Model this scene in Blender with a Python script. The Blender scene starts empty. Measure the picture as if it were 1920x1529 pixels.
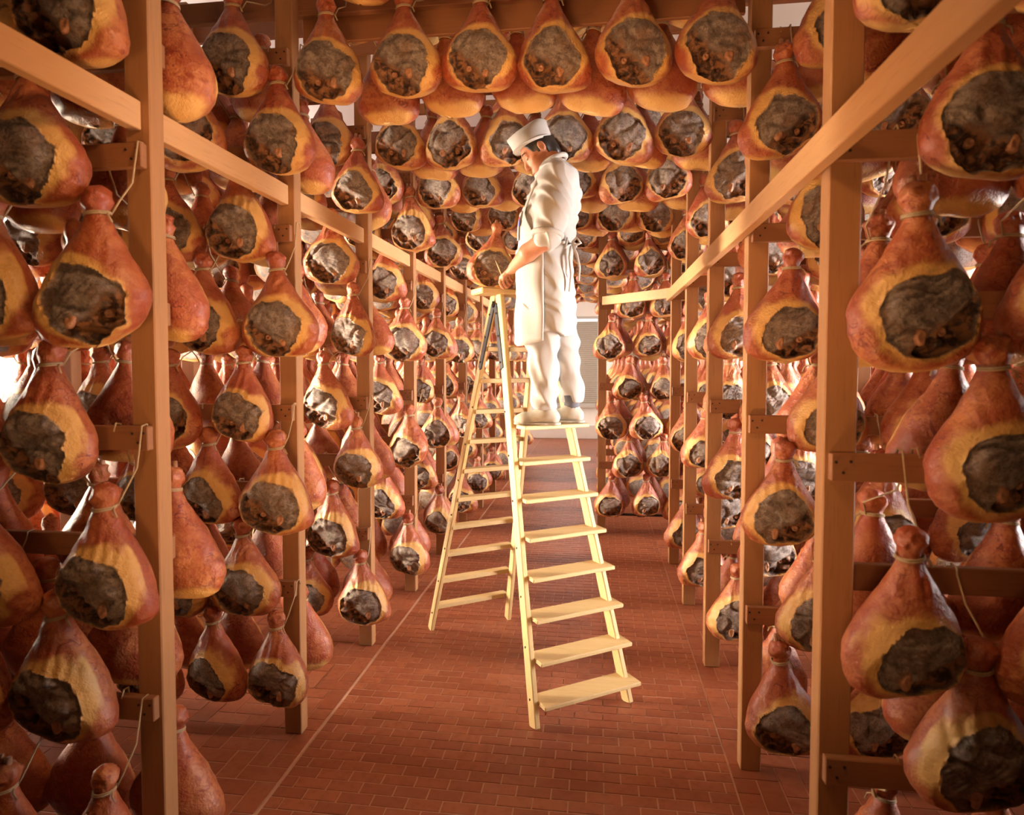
import bpy, bmesh, math, random
import numpy as np
from mathutils import Matrix, Vector
from mathutils.bvhtree import BVHTree

# ------------------------------------------------------------------ camera
sc = bpy.context.scene
COL = sc.collection
W_PX, H_PX = 1920.0, 1529.0
F_PX, PPX, PPY, CAM_H = 1207.0, 960.0, 729.0, 1.85
PITCH = math.atan2(PPY - 680.0, F_PX)
_d = np.array([1123 - PPX, 680 - PPY, F_PX]); YC = _d / np.linalg.norm(_d)
ZC = np.array([0, -math.cos(PITCH), -math.sin(PITCH)]); ZC -= YC * (ZC @ YC); ZC /= np.linalg.norm(ZC)
XC = np.cross(YC, ZC)
RW = np.stack([XC, YC, ZC], 1)               # world -> camera (x right, y down, z forward)

def pix_dir(px, py):
    return RW.T @ np.array([px - PPX, py - PPY, F_PX])

def at_y(px, py, Y):
    d = pix_dir(px, py); t = Y / d[1]
    return np.array([0, 0, CAM_H]) + t * d

cam_d = bpy.data.cameras.new('camera'); cam = bpy.data.objects.new('camera', cam_d); COL.objects.link(cam)
right, down, fwd = RW[0], RW[1], RW[2]
m = Matrix.Identity(4)
for r in range(3):
    m[r][0] = right[r]; m[r][1] = -down[r]; m[r][2] = -fwd[r]
m.translation = Vector((0, 0, CAM_H))
cam.matrix_world = m
cam_d.sensor_fit = 'HORIZONTAL'; cam_d.sensor_width = 36.0
cam_d.lens = F_PX / W_PX * 36.0
cam_d.shift_y = -(H_PX / 2 - PPY) / W_PX
cam_d.clip_start = 0.05
cam_d.dof.use_dof = True; cam_d.dof.focus_distance = 5.0; cam_d.dof.aperture_fstop = 3.4
sc.camera = cam

# ------------------------------------------------------------------ view, world, lights
sc.view_settings.view_transform = 'Standard'; sc.view_settings.look = 'None'
sc.view_settings.gamma = 1.0; sc.view_settings.use_curve_mapping = False
sc.view_settings.exposure = -0.30
world = bpy.data.worlds.new('world'); sc.world = world; world.use_nodes = True
world.node_tree.nodes['Background'].inputs[0].default_value = (0.9, 0.95, 1.0, 1)
world.node_tree.nodes['Background'].inputs[1].default_value = 0.6

X_LEFT, X_RIGHT, Y_FAR, Y_REAR, Z_CEIL = -4.4, 3.9, 15.9, -3.0, 4.55

def area(name, loc, rot, sx, sy, power, col, spread=180):
    l = bpy.data.lights.new(name, 'AREA'); l.shape = 'RECTANGLE'; l.size = sx; l.size_y = sy
    l.energy = power; l.color = col; l.spread = math.radians(spread)
    o = bpy.data.objects.new(name, l); COL.objects.link(o); o.location = loc; o.rotation_euler = rot
    return o
DAY = (1.0, 0.83, 0.63); COOL = (0.97, 0.89, 0.86); TUNG = (1.0, 0.54, 0.25)
WIN_Y = [2.7, 5.4, 8.3, 11.0, 13.5]
for wy in WIN_Y:     # daylight entering through the side windows
    area('window_daylight', (X_LEFT + 0.12, wy + 1.1, 1.75), (0, -math.pi / 2, 0), 2.3, 2.2, 560 if wy < 13 else 130, DAY, 62)
    area('window_daylight', (X_RIGHT - 0.12, wy + 1.1, 1.75), (0, math.pi / 2, 0), 2.3, 2.2, 380 if wy < 13 else 50, COOL, 62)
# one tungsten lamp hangs above the aisle; the others are unseen, added as fill
area('aisle_lamp_and_fill', (-0.40, -0.6, 1.3), (math.radians(106), 0, 0), 0.5, 0.4, 12, TUNG, 80)  # warm fill added behind the camera, lighting the rows from the front
area('floor_fill', (-0.40, 1.55, 0.12), (math.radians(152), 0, 0), 0.5, 0.3, 24, TUNG, 100)  # unseen uplight added below the view for relief on the overhead hams
area('aisle_lamp_and_fill', (-0.42, 1.45, 3.05), (math.radians(35), 0, 0), 0.4, 0.25, 24, TUNG)
for ly in (3.47, 4.47, 5.48, 7.5, 9.5, 11.5):
    area('aisle_lamp_and_fill', (-0.5, ly, 4.3), (0, 0, 0), 1.4, 0.25, 4, TUNG)  # weak fill added under the ceiling to warm the deeper rows
for lx in (-3.4, 2.8):
    area('ceiling_fill', (lx, 7.0, 4.25), (math.pi, 0, 0), .6, 9.0, 20, (1, .92, .82))  # unseen upward fill added above the racks to whiten the ceiling
area('far_window_daylight', (-0.6, 15.6, 2.1), (math.radians(-90), 0, 0), 1.4, 1.8, 20, (1, .97, .92))

# ------------------------------------------------------------------ helpers
def tag(o, label=None, cat=None, group=None, kind=None):
    if label: o['label'] = label
    if cat: o['category'] = cat
    if group: o['group'] = group
    if kind: o['kind'] = kind
    return o

def empty(name, loc=(0, 0, 0), rz=0):
    o = bpy.data.objects.new(name, None); COL.objects.link(o); o.location = loc; o.rotation_euler = (0, 0, rz)
    o.empty_display_size = 0.05
    return o

def link(name, me, parent=None, loc=None):
    o = bpy.data.objects.new(name, me); COL.objects.link(o)
    if parent: o.parent = parent
    if loc is not None: o.location = loc
    return o

class MB:
    """collects polygons and builds one mesh"""
    def __init__(s): s.v = []; s.f = []
    def add(s, vs, fs):
        b = len(s.v); s.v += [tuple(map(float, v)) for v in vs]; s.f += [tuple(b + i for i in f) for f in fs]; return s
    def box(s, x0, x1, y0, y1, z0, z1, bev=0.0):
        if bev <= 0:
            vs = [(x, y, z) for z in (z0, z1) for y in (y0, y1) for x in (x0, x1)]
            return s.add(vs, [(0, 2, 3, 1), (4, 5, 7, 6), (0, 1, 5, 4), (2, 6, 7, 3), (0, 4, 6, 2), (1, 3, 7, 5)])
        bm = bmesh.new(); bmesh.ops.create_cube(bm, size=1)
        for v in bm.verts: v.co = Vector(((x0 + x1) / 2 + v.co.x * (x1 - x0), (y0 + y1) / 2 + v.co.y * (y1 - y0), (z0 + z1) / 2 + v.co.z * (z1 - z0)))
        bmesh.ops.bevel(bm, geom=bm.edges[:], offset=bev, segments=1, affect='EDGES')
        bm.verts.index_update()
        s.add([v.co for v in bm.verts], [[v.index for v in f.verts] for f in bm.faces]); bm.free(); return s
    def beam(s, a, b, side, w, d, bev=0.003):
        """box from a to b; w along 'side', d along the third axis"""
        a = Vector(a); b = Vector(b); ax = (b - a); L = ax.length; ax.normalize()
        sd = Vector(side); sd = (sd - ax * sd.dot(ax)).normalized(); up = ax.cross(sd)
        t = MB(); t.box(-w / 2, w / 2, -d / 2, d / 2, 0, L, bev)
        return s.add([a + sd * v[0] + up * v[1] + ax * v[2] for v in t.v], t.f)
    def tube(s, pts, r, n=6, close=False):
        pts = [Vector(p) for p in pts]; k = len(pts); rr = r if isinstance(r, (list, tuple)) else [r] * k
        vs = []; prev = None
        for i, p in enumerate(pts):
            if close: t = pts[(i + 1) % k] - pts[i - 1]
            else: t = pts[min(i + 1, k - 1)] - pts[max(i - 1, 0)]
            t.normalize()
            if prev is None:
                q = Vector((0, 0, 1)) if abs(t.z) < .9 else Vector((1, 0, 0)); n1 = t.cross(q).normalized()
            else: n1 = (prev - t * prev.dot(t)).normalized()
            prev = n1; n2 = t.cross(n1)
            for j in range(n):
                a = 2 * math.pi * j / n; vs.append(p + (n1 * math.cos(a) + n2 * math.sin(a)) * rr[i])
        fs = []
        for i in range(k if close else k - 1):
            for j in range(n):
                a = i * n + j; b = i * n + (j + 1) % n; c = ((i + 1) % k) * n + (j + 1) % n; d = ((i + 1) % k) * n + j
                fs.append((a, b, c, d))
        if not close: fs += [tuple(range(n - 1, -1, -1)), tuple((k - 1) * n + j for j in range(n))]
        return s.add(vs, fs)
    def lathe(s, prof, c=(0, 0, 0), n=16, axis='z'):
        vs = []; k = len(prof)
        for r, h in prof:
            for j in range(n):
                a = 2 * math.pi * j / n
                p = (r * math.cos(a), r * math.sin(a), h)
                if axis == 'y': p = (p[0], p[2], p[1])
                if axis == 'x': p = (p[2], p[0], p[1])
                vs.append((p[0] + c[0], p[1] + c[1], p[2] + c[2]))
        fs = [(i * n + j, i * n + (j + 1) % n, (i + 1) * n + (j + 1) % n, (i + 1) * n + j) for i in range(k - 1) for j in range(n)]
        return s.add(vs, fs + [tuple(range(n)), tuple((k - 1) * n + j for j in range(n))])
    def mesh(s, name, mat, smooth=False):
        me = bpy.data.meshes.new(name); me.from_pydata(s.v, [], s.f); me.materials.append(mat)
        bm = bmesh.new(); bm.from_mesh(me); bmesh.ops.recalc_face_normals(bm, faces=bm.faces); bm.to_mesh(me); bm.free()
        if smooth: me.polygons.foreach_set('use_smooth', [True] * len(me.polygons))
        return me
    def build(s, name, mat, parent=None, smooth=False, loc=None):
        return link(name, s.mesh(name, mat, smooth), parent, loc)

def np_mesh(name, V, Fq, mat, smooth=True, attrs=None):
    me = bpy.data.meshes.new(name)
    me.from_pydata(V.tolist() if isinstance(V, np.ndarray) else V, [], Fq.tolist() if isinstance(Fq, np.ndarray) else Fq)
    me.materials.append(mat)
    if smooth: me.polygons.foreach_set('use_smooth', np.ones(len(me.polygons), dtype=bool))
    for k, a in (attrs or {}).items():
        at = me.attributes.new(k, 'FLOAT', 'POINT'); at.data.foreach_set('value', np.asarray(a, dtype=np.float32))
    me.update(); return me

def _hash(ix, iy, iz, seed):
    h = (ix.astype(np.int64) * 374761393 + iy.astype(np.int64) * 668265263 + iz.astype(np.int64) * 2147483647 + seed * 974711) & 0x7fffffff
    h = ((h ^ (h >> 13)) * 1274126177) & 0x7fffffff
    return ((h ^ (h >> 16)) & 0xffff) / 65535.0

def vnoise(P, seed=0):
    P = np.asarray(P, float); I = np.floor(P); f = P - I; f = f * f * (3 - 2 * f); I = I.astype(np.int64)
    r = 0
    for dx in (0, 1):
        for dy in (0, 1):
            for dz in (0, 1):
                w = (f[..., 0] if dx else 1 - f[..., 0]) * (f[..., 1] if dy else 1 - f[..., 1]) * (f[..., 2] if dz else 1 - f[..., 2])
                r = r + w * _hash(I[..., 0] + dx, I[..., 1] + dy, I[..., 2] + dz, seed)
    return r * 2 - 1

def fbm(P, seed=0, o=3):
    r = 0; a = 1.0; P = np.asarray(P, float)
    for k in range(o): r = r + a * vnoise(P * 2 ** k, seed + 17 * k); a *= .5
    return r

# ------------------------------------------------------------------ materials
class NT:
    def __init__(s, name):
        s.m = bpy.data.materials.new(name); s.m.use_nodes = True; s.t = s.m.node_tree; s.n = s.t.nodes
        s.b = s.n['Principled BSDF']
    def node(s, kind, **kw):
        n = s.n.new(kind)
        for k, v in kw.items():
            if k.startswith('i_'):
                key = k[2:]; n.inputs[int(key) if key.isdigit() else key.replace('_', ' ')].default_value = v
            else: setattr(n, k, v)
        return n
    def l(s, a, b): s.t.links.new(a, b)
    def put(s, sock, v):
        if isinstance(v, (int, float)): sock.default_value = v
        elif isinstance(v, tuple): sock.default_value = v if len(v) == 4 else v + (1,)
        else: s.l(v, sock)
    def math(s, op, a, b=None, c=None, clamp=False):
        n = s.node('ShaderNodeMath', operation=op, use_clamp=clamp)
        for i, v in enumerate((a, b, c)):
            if v is not None: s.put(n.inputs[i], v)
        return n.outputs[0]
    def mix(s, f, a, b, mode='MIX'):
        n = s.node('ShaderNodeMix', data_type='RGBA', blend_type=mode)
        s.put(n.inputs[0], f); s.put(n.inputs[6], a); s.put(n.inputs[7], b); return n.outputs[2]
    def step(s, v, lo, hi):
        n = s.node('ShaderNodeMapRange', interpolation_type='SMOOTHSTEP'); s.put(n.inputs[0], v)
        n.inputs[1].default_value = lo; n.inputs[2].default_value = hi; return n.outputs[0]
    def noise(s, vec, scale, detail=3, rough=.55, dist=0.0):
        n = s.node('ShaderNodeTexNoise'); n.inputs['Scale'].default_value = scale; n.inputs['Detail'].default_value = detail
        n.inputs['Roughness'].default_value = rough; n.inputs['Distortion'].default_value = dist
        if vec is not None: s.l(vec, n.inputs['Vector'])
        return n.outputs['Fac']
    def bump(s, h, strength, dist=.01):
        n = s.node('ShaderNodeBump'); n.inputs['Strength'].default_value = strength; n.inputs['Distance'].default_value = dist
        s.l(h, n.inputs['Height']); s.l(n.outputs[0], s.b.inputs['Normal'])
    def coords(s, rnd=True, scale=None):
        tc = s.node('ShaderNodeTexCoord'); v = tc.outputs['Object']
        if scale:
            mp = s.node('ShaderNodeMapping'); mp.inputs['Scale'].default_value = scale; s.l(v, mp.inputs[0]); v = mp.outputs[0]
        if rnd:
            oi = s.node('ShaderNodeObjectInfo'); a = s.node('ShaderNodeVectorMath', operation='SCALE')
            cb = s.node('ShaderNodeCombineXYZ'); s.l(oi.outputs['Random'], cb.inputs[0]); s.l(oi.outputs['Random'], cb.inputs[1])
            s.l(cb.outputs[0], a.inputs[0]); a.inputs['Scale'].default_value = 57.0
            b = s.node('ShaderNodeVectorMath', operation='ADD'); s.l(v, b.inputs[0]); s.l(a.outputs[0], b.inputs[1]); v = b.outputs[0]
            s.rnd = oi.outputs['Random']
        return v

def ham_material(name, stuff=False):
    t = NT(name); v = t.coords(rnd=not stuff)
    if stuff:
        at = t.node('ShaderNodeAttribute', attribute_name='rnd'); rnd = at.outputs['Fac']
    else: rnd = t.rnd
    zone = t.node('ShaderNodeAttribute', attribute_name='zone').outputs['Fac']
    hgt = t.node('ShaderNodeAttribute', attribute_name='fat').outputs['Fac']
    n1 = t.noise(v, 9, 4, .6); n2 = t.noise(v, 32, 4, .65, .6); n3 = t.noise(v, 120, 3, .6)
    # rind: tan, orange and wine-red mottling with darker veins
    n4 = t.noise(v, 55, 5, .7, 1.0); n5 = t.noise(v, 4.5, 2, .5)
    skin = t.mix(t.step(n1, .36, .64), (.47, .165, .058), (.33, .075, .026))
    skin = t.mix(t.math('MULTIPLY', t.step(n2, .48, .66), .75), skin, (.25, .036, .018))
    skin = t.mix(t.math('MULTIPLY', t.step(n4, .52, .70), .55), skin, (.17, .018, .011))
    skin = t.mix(t.math('MULTIPLY', t.step(n4, .48, .30), .45), skin, (.58, .27, .12))
    skin = t.mix(t.math('MULTIPLY', t.step(n5, .45, .65), .5), skin, (.30, .06, .022))
    skin = t.mix(t.math('MULTIPLY', t.step(rnd, .35, 1.0), .35), skin, (.26, .036, .014))
    vein = t.math('ABSOLUTE', t.math('SUBTRACT', t.noise(v, 13, 2, .5, 1.4), .5))
    vm = t.math('MULTIPLY', t.math('SUBTRACT', 1.0, t.step(vein, .002, .022)), t.step(t.noise(v, 6, 1), .46, .58))
    skin = t.mix(t.math('MULTIPLY', vm, .8), skin, (.13, .012, .012))
    fat = t.mix(n1, (.72, .46, .15), (.56, .28, .08))
    meat = t.mix(t.step(n2, .35, .65), (.40, .32, .26), (.18, .125, .095))
    meat = t.mix(t.step(n3, .55, .75), meat, (.34, .27, .23))
    meat = t.mix(t.math('MULTIPLY', t.step(n1, .5, .66), .45), meat, (.30, .14, .055))
    n6 = t.noise(v, 75, 6, .75, 1.5)
    meat = t.mix(t.math('MULTIPLY', t.step(n6, .50, .62), .65), meat, (.06, .035, .024))
    gn = t.node('ShaderNodeAttribute', attribute_name='gnarl').outputs['Fac']
    gc = t.mix(t.step(n2, .40, .60), (.045, .02, .012), (.34, .15, .06))
    meat = t.mix(gn, meat, gc)
    zn = t.math('ADD', zone, t.math('MULTIPLY', t.math('SUBTRACT', n2, .5), .10))
    fz = t.math('ADD', hgt, t.math('MULTIPLY', t.math('SUBTRACT', n2, .5), .22))
    c = t.mix(t.step(fz, -.06, .14), skin, fat)
    c = t.mix(t.step(zn, -.015, .03), c, meat)
    t.l(c, t.b.inputs['Base Color'])
    r = t.math('ADD', .27, t.math('MULTIPLY', n2, .28)); r = t.math('ADD', r, t.math('MULTIPLY', t.step(zn, -.02, .03), .17)); t.l(r, t.b.inputs['Roughness'])
    t.b.inputs['Subsurface Weight'].default_value = 0.0
    t.b.inputs['Coat Weight'].default_value = .12; t.b.inputs['Coat Roughness'].default_value = .3
    mz_ = t.step(zn, -.02, .03)
    h = t.math('ADD', t.math('MULTIPLY', n2, .6), t.math('MULTIPLY', n3, .35))
    h = t.math('ADD', h, t.math('MULTIPLY', t.math('MULTIPLY', n6, mz_), 1.6)); t.bump(h, .75, .012)
    return t.m

def wood(name, a, b, axis='z', rough=.6, grain=30):
    t = NT(name); sc_ = {'z': (1, 1, .06), 'x': (.06, 1, 1), 'y': (1, .06, 1)}[axis]
    v = t.coords(scale=sc_); n = t.noise(v, grain, 4, .6, .4); n2 = t.noise(v, grain * 5, 2)
    c = t.mix(n, a, b); c = t.mix(t.math('MULTIPLY', t.step(n2, .55, .75), .35), c, tuple(x * .55 for x in a))
    c = t.mix(t.math('MULTIPLY', t.rnd, .25), c, tuple(x * .6 for x in b))
    t.l(c, t.b.inputs['Base Color']); t.b.inputs['Roughness'].default_value = rough; t.bump(n, .15, .004)
    return t.m

def plain(name, col, rough=.6, metal=0.0, var=.12, scale=20, bump=.1):
    t = NT(name); v = t.coords(); n = t.noise(v, scale, 3)
    c = t.mix(n, tuple(x * (1 - var) for x in col), tuple(min(1, x * (1 + var)) for x in col))
    t.l(c, t.b.inputs['Base Color']); t.b.inputs['Roughness'].default_value = rough; t.b.inputs['Metallic'].default_value = metal
    if bump: t.bump(n, bump, .005)
    return t.m

def glow(name, col, s):
    t = NT(name); n = t.noise(t.coords(), 2, 2)
    t.l(t.mix(n, tuple(x * .93 for x in col), col), t.b.inputs['Emission Color']); t.b.inputs['Emission Strength'].default_value = s
    t.b.inputs['Base Color'].default_value = (.8, .8, .8, 1); return t.m

M = {}
M['ham'] = ham_material('ham_rind_and_meat'); M['ham_stuff'] = ham_material('ham_far', True)
M['post'] = wood('post_wood', (.30, .135, .05), (.40, .20, .078), 'z')
M['rail'] = wood('rail_wood', (.22, .085, .03), (.30, .13, .05), 'x')
M['beam'] = wood('beam_wood', (.50, .26, .11), (.60, .35, .16), 'y')
M['ladder'] = wood('ladder_wood', (.60, .41, .16), (.70, .52, .24), 'z', .5)
M['tread'] = wood('tread_wood', (.52, .36, .15), (.64, .48, .24), 'x', .6)
M['cord'] = plain('jute_cord', (.38, .27, .15), .9, var=.3, scale=150)
M['iron'] = plain('black_iron', (.035, .035, .04), .45, .6)
M['nail'] = plain('nail_iron', (.03, .02, .015), .6, .3)
M['bone'] = plain('bone', (.36, .17, .085), .45, var=.55, scale=130, bump=.5)
M['wall'] = plain('grey_plaster', (.50, .47, .42), .8, var=.04, scale=4)
M['ceil'] = plain('white_ceiling', (.86, .85, .82), .8, var=.03, scale=3)
M['pane'] = glow('daylit_pane', (1, .98, .94), 2.2)
M['frame'] = plain('window_frame_grey', (.55, .56, .55), .4, .2)
M['shutter'] = plain('beige_shutter', (.42, .37, .29), .6)
M['grout'] = plain('grout', (.44, .255, .175), .75, var=.2)
M['white'] = plain('white_cotton', (.36, .345, .32), .85, var=.05, scale=30, bump=.25)
M['apron'] = plain('white_apron_cotton', (.38, .37, .35), .8, var=.04, scale=30, bump=.2)
M['skin'] = plain('skin', (.40, .165, .085), .5, var=.14, scale=40)
M['hair'] = plain('black_hair', (.012, .009, .007), .4, var=.4, scale=150)
M['shoe'] = plain('worn_white_shoe', (.36, .33, .27), .7, var=.25, scale=30)
M['sock'] = plain('grey_sock', (.10, .10, .12), .9)
M['stamp'] = plain('black_ink', (.02, .015, .02), .7); M['red_ink'] = plain('red_ink', (.5, .02, .03), .7)
M['blue_ink'] = plain('blue_thread', (.05, .08, .4), .7)

def tile_material():
    t = NT('terracotta_tile'); v = t.coords(); n = t.noise(v, 25, 4, .6); n2 = t.noise(v, 3, 2)
    at = t.node('ShaderNodeAttribute', attribute_name='rnd').outputs['Fac']
    rr = t.math('FRACT', t.math('ADD', at, t.rnd))
    c = t.mix(rr, (.225, .060, .025), (.30, .092, .040)); c = t.mix(t.math('MULTIPLY', t.step(n, .45, .7), .5), c, (.18, .045, .02))
    c = t.mix(t.math('MULTIPLY', t.step(n2, .55, .75), .25), c, (.33, .14, .08))
    t.l(c, t.b.inputs['Base Color']); t.l(t.math('ADD', .30, t.math('MULTIPLY', n, .25)), t.b.inputs['Roughness']); t.bump(n, .12, .004)
    return t.m
M['tile'] = tile_material()

# ------------------------------------------------------------------ room shell
def struct(name, mb, mat, parent=None):
    o = mb.build(name, mat, parent)
    if parent is None: o['kind'] = 'structure'
    return o
floor = struct('floor', MB().box(X_LEFT - .1, X_RIGHT + .1, Y_REAR - .1, Y_FAR + .1, -.2, -.0025), M['grout'])
struct('ceiling', MB().box(X_LEFT - .1, X_RIGHT + .1, Y_REAR - .1, Y_FAR + .1, Z_CEIL, Z_CEIL + .15), M['ceil'])
struct('wall_back', MB().box(X_LEFT - .1, X_RIGHT + .1, Y_REAR - .15, Y_REAR, 0, Z_CEIL), M['rail'])
FW = (-1.25, .10, .78, 2.98)                   # far window opening: x0 x1 z0 z1
mb = MB().box(X_LEFT - .1, FW[0], Y_FAR, Y_FAR + .15, 0, Z_CEIL).box(FW[1], X_RIGHT + .1, Y_FAR, Y_FAR + .15, 0, Z_CEIL)
mb.box(FW[0], FW[1], Y_FAR, Y_FAR + .15, 0, FW[2]).box(FW[0], FW[1], Y_FAR, Y_FAR + .15, FW[3], Z_CEIL)
struct('wall_far', mb, M['ceil'])
struct('baseboard_far', MB().box(-1.7, .6, Y_FAR - .30, Y_FAR - .002, 0, .34, .01), M['ceil'])
for side, xw, sgn in (('left', X_LEFT, -1), ('right', X_RIGHT, 1)):
    x0, x1 = sorted((xw, xw + sgn * .15)); mb = MB()
    mb.box(x0, x1, Y_REAR, Y_FAR, 0, .55).box(x0, x1, Y_REAR, Y_FAR, 3.85, Z_CEIL)
    ys = [Y_REAR] + [q for w in WIN_Y for q in (w, w + 2.2)] + [Y_FAR]
    for k in range(0, len(ys), 2): mb.box(x0, x1, ys[k], ys[k + 1], .55, 3.85)
    struct('wall_' + side, mb, M['wall'])
wn = 1
for xw, sgn in ((X_LEFT, -1), (X_RIGHT, 1)):
    for wy in WIN_Y:
        xa, xb = sorted((xw + sgn * .05, xw + sgn * .07)); w = empty('window_%d' % wn, (xw, wy, .55)); wn += 1; w['kind'] = 'structure'
        ox, oy, oz = xw, wy, .55
        fr = MB()
        for a, b in ((0, .05), (1.07, 1.13), (2.15, 2.2)): fr.box(xa - ox - .01, xb - ox + .01, a, b, 0, 3.3)
        for a, b in ((0, .05), (1.6, 1.66), (3.25, 3.3)): fr.box(xa - ox - .01, xb - ox + .01, 0, 2.2, a, b)
        fr.build('window_frame', M['frame'], w)
        for a, b in ((.05, 1.07), (1.13, 2.15)):
            for c, d in ((.05, 1.6), (1.66, 3.25)): MB().box(xa - ox, xb - ox, a, b, c, d).build('pane', M['pane'], w)
w = empty('window_%d' % wn, (FW[0], Y_FAR, FW[2])); w['kind'] = 'structure'
ww, wh = FW[1] - FW[0], FW[3] - FW[2]; fr = MB()
fr.box(0, ww, .02, .08, 0, .06).box(0, ww, .02, .08, wh - .06, wh).box(0, .06, .02, .08, 0, wh).box(ww - .14, ww - .08, .0, .08, 0, wh).box(ww - .05, ww, .02, .08, 0, wh)
fr.build('window_frame', M['frame'], w)
MB().box(.06, ww - .05, .12, .13, wh - .12, wh - .06).build('pane', M['pane'], w)
MB().box(ww - .08, ww - .05, .12, .13, .06, wh - .06).build('pane', M['pane'], w)
nsl = 40
sl = MB().box(0, ww - .2, -.006, .006, 0, (wh - .18) / nsl * .86, .003).mesh('slat', M['shutter'])
for k in range(nsl): link('slat', sl, w, (.06, .1, .06 + (wh - .18) / nsl * k))
MB().box(-.05, ww + .05, -.12, .02, -.04, 0, .006).build('window_sill', M['wall'], w)

# floor tiles: running bond in the aisle, herringbone under the racks
X_GL, X_GR = -1.385, .604
rng = random.Random(4)
def tile_mesh(sx, sy):
    h = .006; e = .0015; x, y = sx / 2, sy / 2
    vs = [(-x, -y, -h), (x, -y, -h), (x, y, -h), (-x, y, -h), (-x + e, -y + e, 0), (x - e, -y + e, 0), (x - e, y - e, 0), (-x + e, y - e, 0)]
    return vs, [(4, 5, 6, 7), (0, 1, 5, 4), (1, 2, 6, 5), (2, 3, 7, 6), (3, 0, 4, 7)]
tiles = []                                            # x, y, sx, sy
TL, TW, J = .145, .066, .0045
row = 0; y = 1.95
while y < Y_FAR - .1:
    off = (row % 2) * .5 * (TL + J) + .01
    x = X_GL + .008 - off
    while x < X_GR - .008:
        a, b = max(x, X_GL + .008), min(x + TL, X_GR - .008)
        if b - a > .02: tiles.append(((a + b) / 2, y + TW / 2, b - a, TW))
        x += TL + J
    y += TW + J; row += 1
HL, HW = .196, .0955                                   # herringbone tile
for x0, x1 in ((-3.6, X_GL - .008), (X_GR + .008, 3.3)):
    p = HW + .0045
    nx = int((x1 - x0) / p) + 1; ny = int((Y_FAR - .1 - 1.3) / p)
    for j in range(ny):
        for i in range(nx):
            k = (i - j) % 4
            cx, cy = x1 - (nx - i - .5) * p, 1.3 + (j + .5) * p
            if k == 0 and cx + p * 1.5 <= x1 + .001: tiles.append((cx + p / 2, cy, HL, HW))
            elif k == 0: tiles.append((cx, cy, HW, HW))
            elif k == 3: tiles.append((cx, cy + p / 2, HW, HL))
            elif k == 2 and j == 0: tiles.append((cx, cy, HW, HW))
            elif k == 1 and i == 0: tiles.append((cx, cy, HW, HW))
def tile_size(t):
    c = RW @ (np.array([t[0], t[1], 0]) - np.array([0, 0, CAM_H]))
    if c[2] < .3: return -1
    px, py = PPX + F_PX * c[0] / c[2], PPY + F_PX * c[1] / c[2]
    if not (0 < px < W_PX and 0 < py < H_PX) or t[0] < -2.2 or t[0] > 1.1: return -1
    return t[2] * t[3] / c[2] ** 3
order = sorted(range(len(tiles)), key=lambda i: -tile_size(tiles[i]))
cache = {}
for i in order[:300]:
    tx, ty, sx, sy = tiles[i]; key = (round(sx, 3), round(sy, 3))
    if key not in cache:
        vs, fs = tile_mesh(sx, sy); me = bpy.data.meshes.new('tile'); me.from_pydata(vs, [], fs); me.materials.append(M['tile']); cache[key] = me
    o = link('tile', cache[key], floor, (tx, ty, rng.uniform(-.0008, .0008))); o.rotation_euler = (rng.gauss(0, .004), rng.gauss(0, .004), 0)
V = []; Fc = []; A = []
for i in order[300:]:
    tx, ty, sx, sy = tiles[i]; vs, fs = tile_mesh(sx, sy); b = len(V); r = rng.random(); dz = rng.uniform(-.0008, .0008)
    V += [(a + tx, c + ty, d + dz) for a, c, d in vs]; Fc += [tuple(b + q for q in f) for f in fs]; A += [r] * 8
o = link('tiles', np_mesh('tiles', V, Fc, M['tile'], False, {'rnd': A}), floor); o['kind'] = 'stuff'

# ------------------------------------------------------------------ racks
N_RACK = 12
def yf(i): return .95 + 1.006 * i                      # front face of the posts of rack i
A_RAIL = (.745, 1.59, 2.455, 3.30)                     # boards on the front of the posts
B_RAIL = (1.205, 2.015, 2.885)                         # boards on the back of the posts
TOP_RAIL, UP_RAIL = 3.585, 4.02
RAILS = {('L', 1): (.687, 1.60, 2.522, 3.33), ('R', 1): (.663, 1.551, 2.453, 3.28), ('R', 2): (.725, 1.578, 2.413, 3.24), ('L', 2): (.74, 1.605, 2.47, 3.3)}
def a_rails(side, i): return RAILS.get((side, i), A_RAIL)
XL0, XL1 = -1.545, -1.455                              # aisle posts, the row the man faces
XR0, XR1 = .645, .735                                  # aisle posts behind his back, racks 1 to 5
XQ0, XQ1 = -.01, .08                                   # from rack 6 on the aisle is narrower
def right_post(i): return (XR0, XR1) if i <= 5 else (XQ0, XQ1)
num = {1: 'first', 2: 'second', 3: 'third', 4: 'fourth', 5: 'fifth', 6: 'sixth', 7: 'seventh', 8: 'eighth', 9: 'ninth', 10: 'tenth', 11: 'eleventh', 12: 'twelfth'}
def rack_name(i):
    if i == 1: return 'second rack short of ladder'
    if i == 2: return 'first rack short of ladder'
    if i == 3: return 'rack beside ladder'
    return num[i - 3] + ' rack past ladder'
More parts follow.
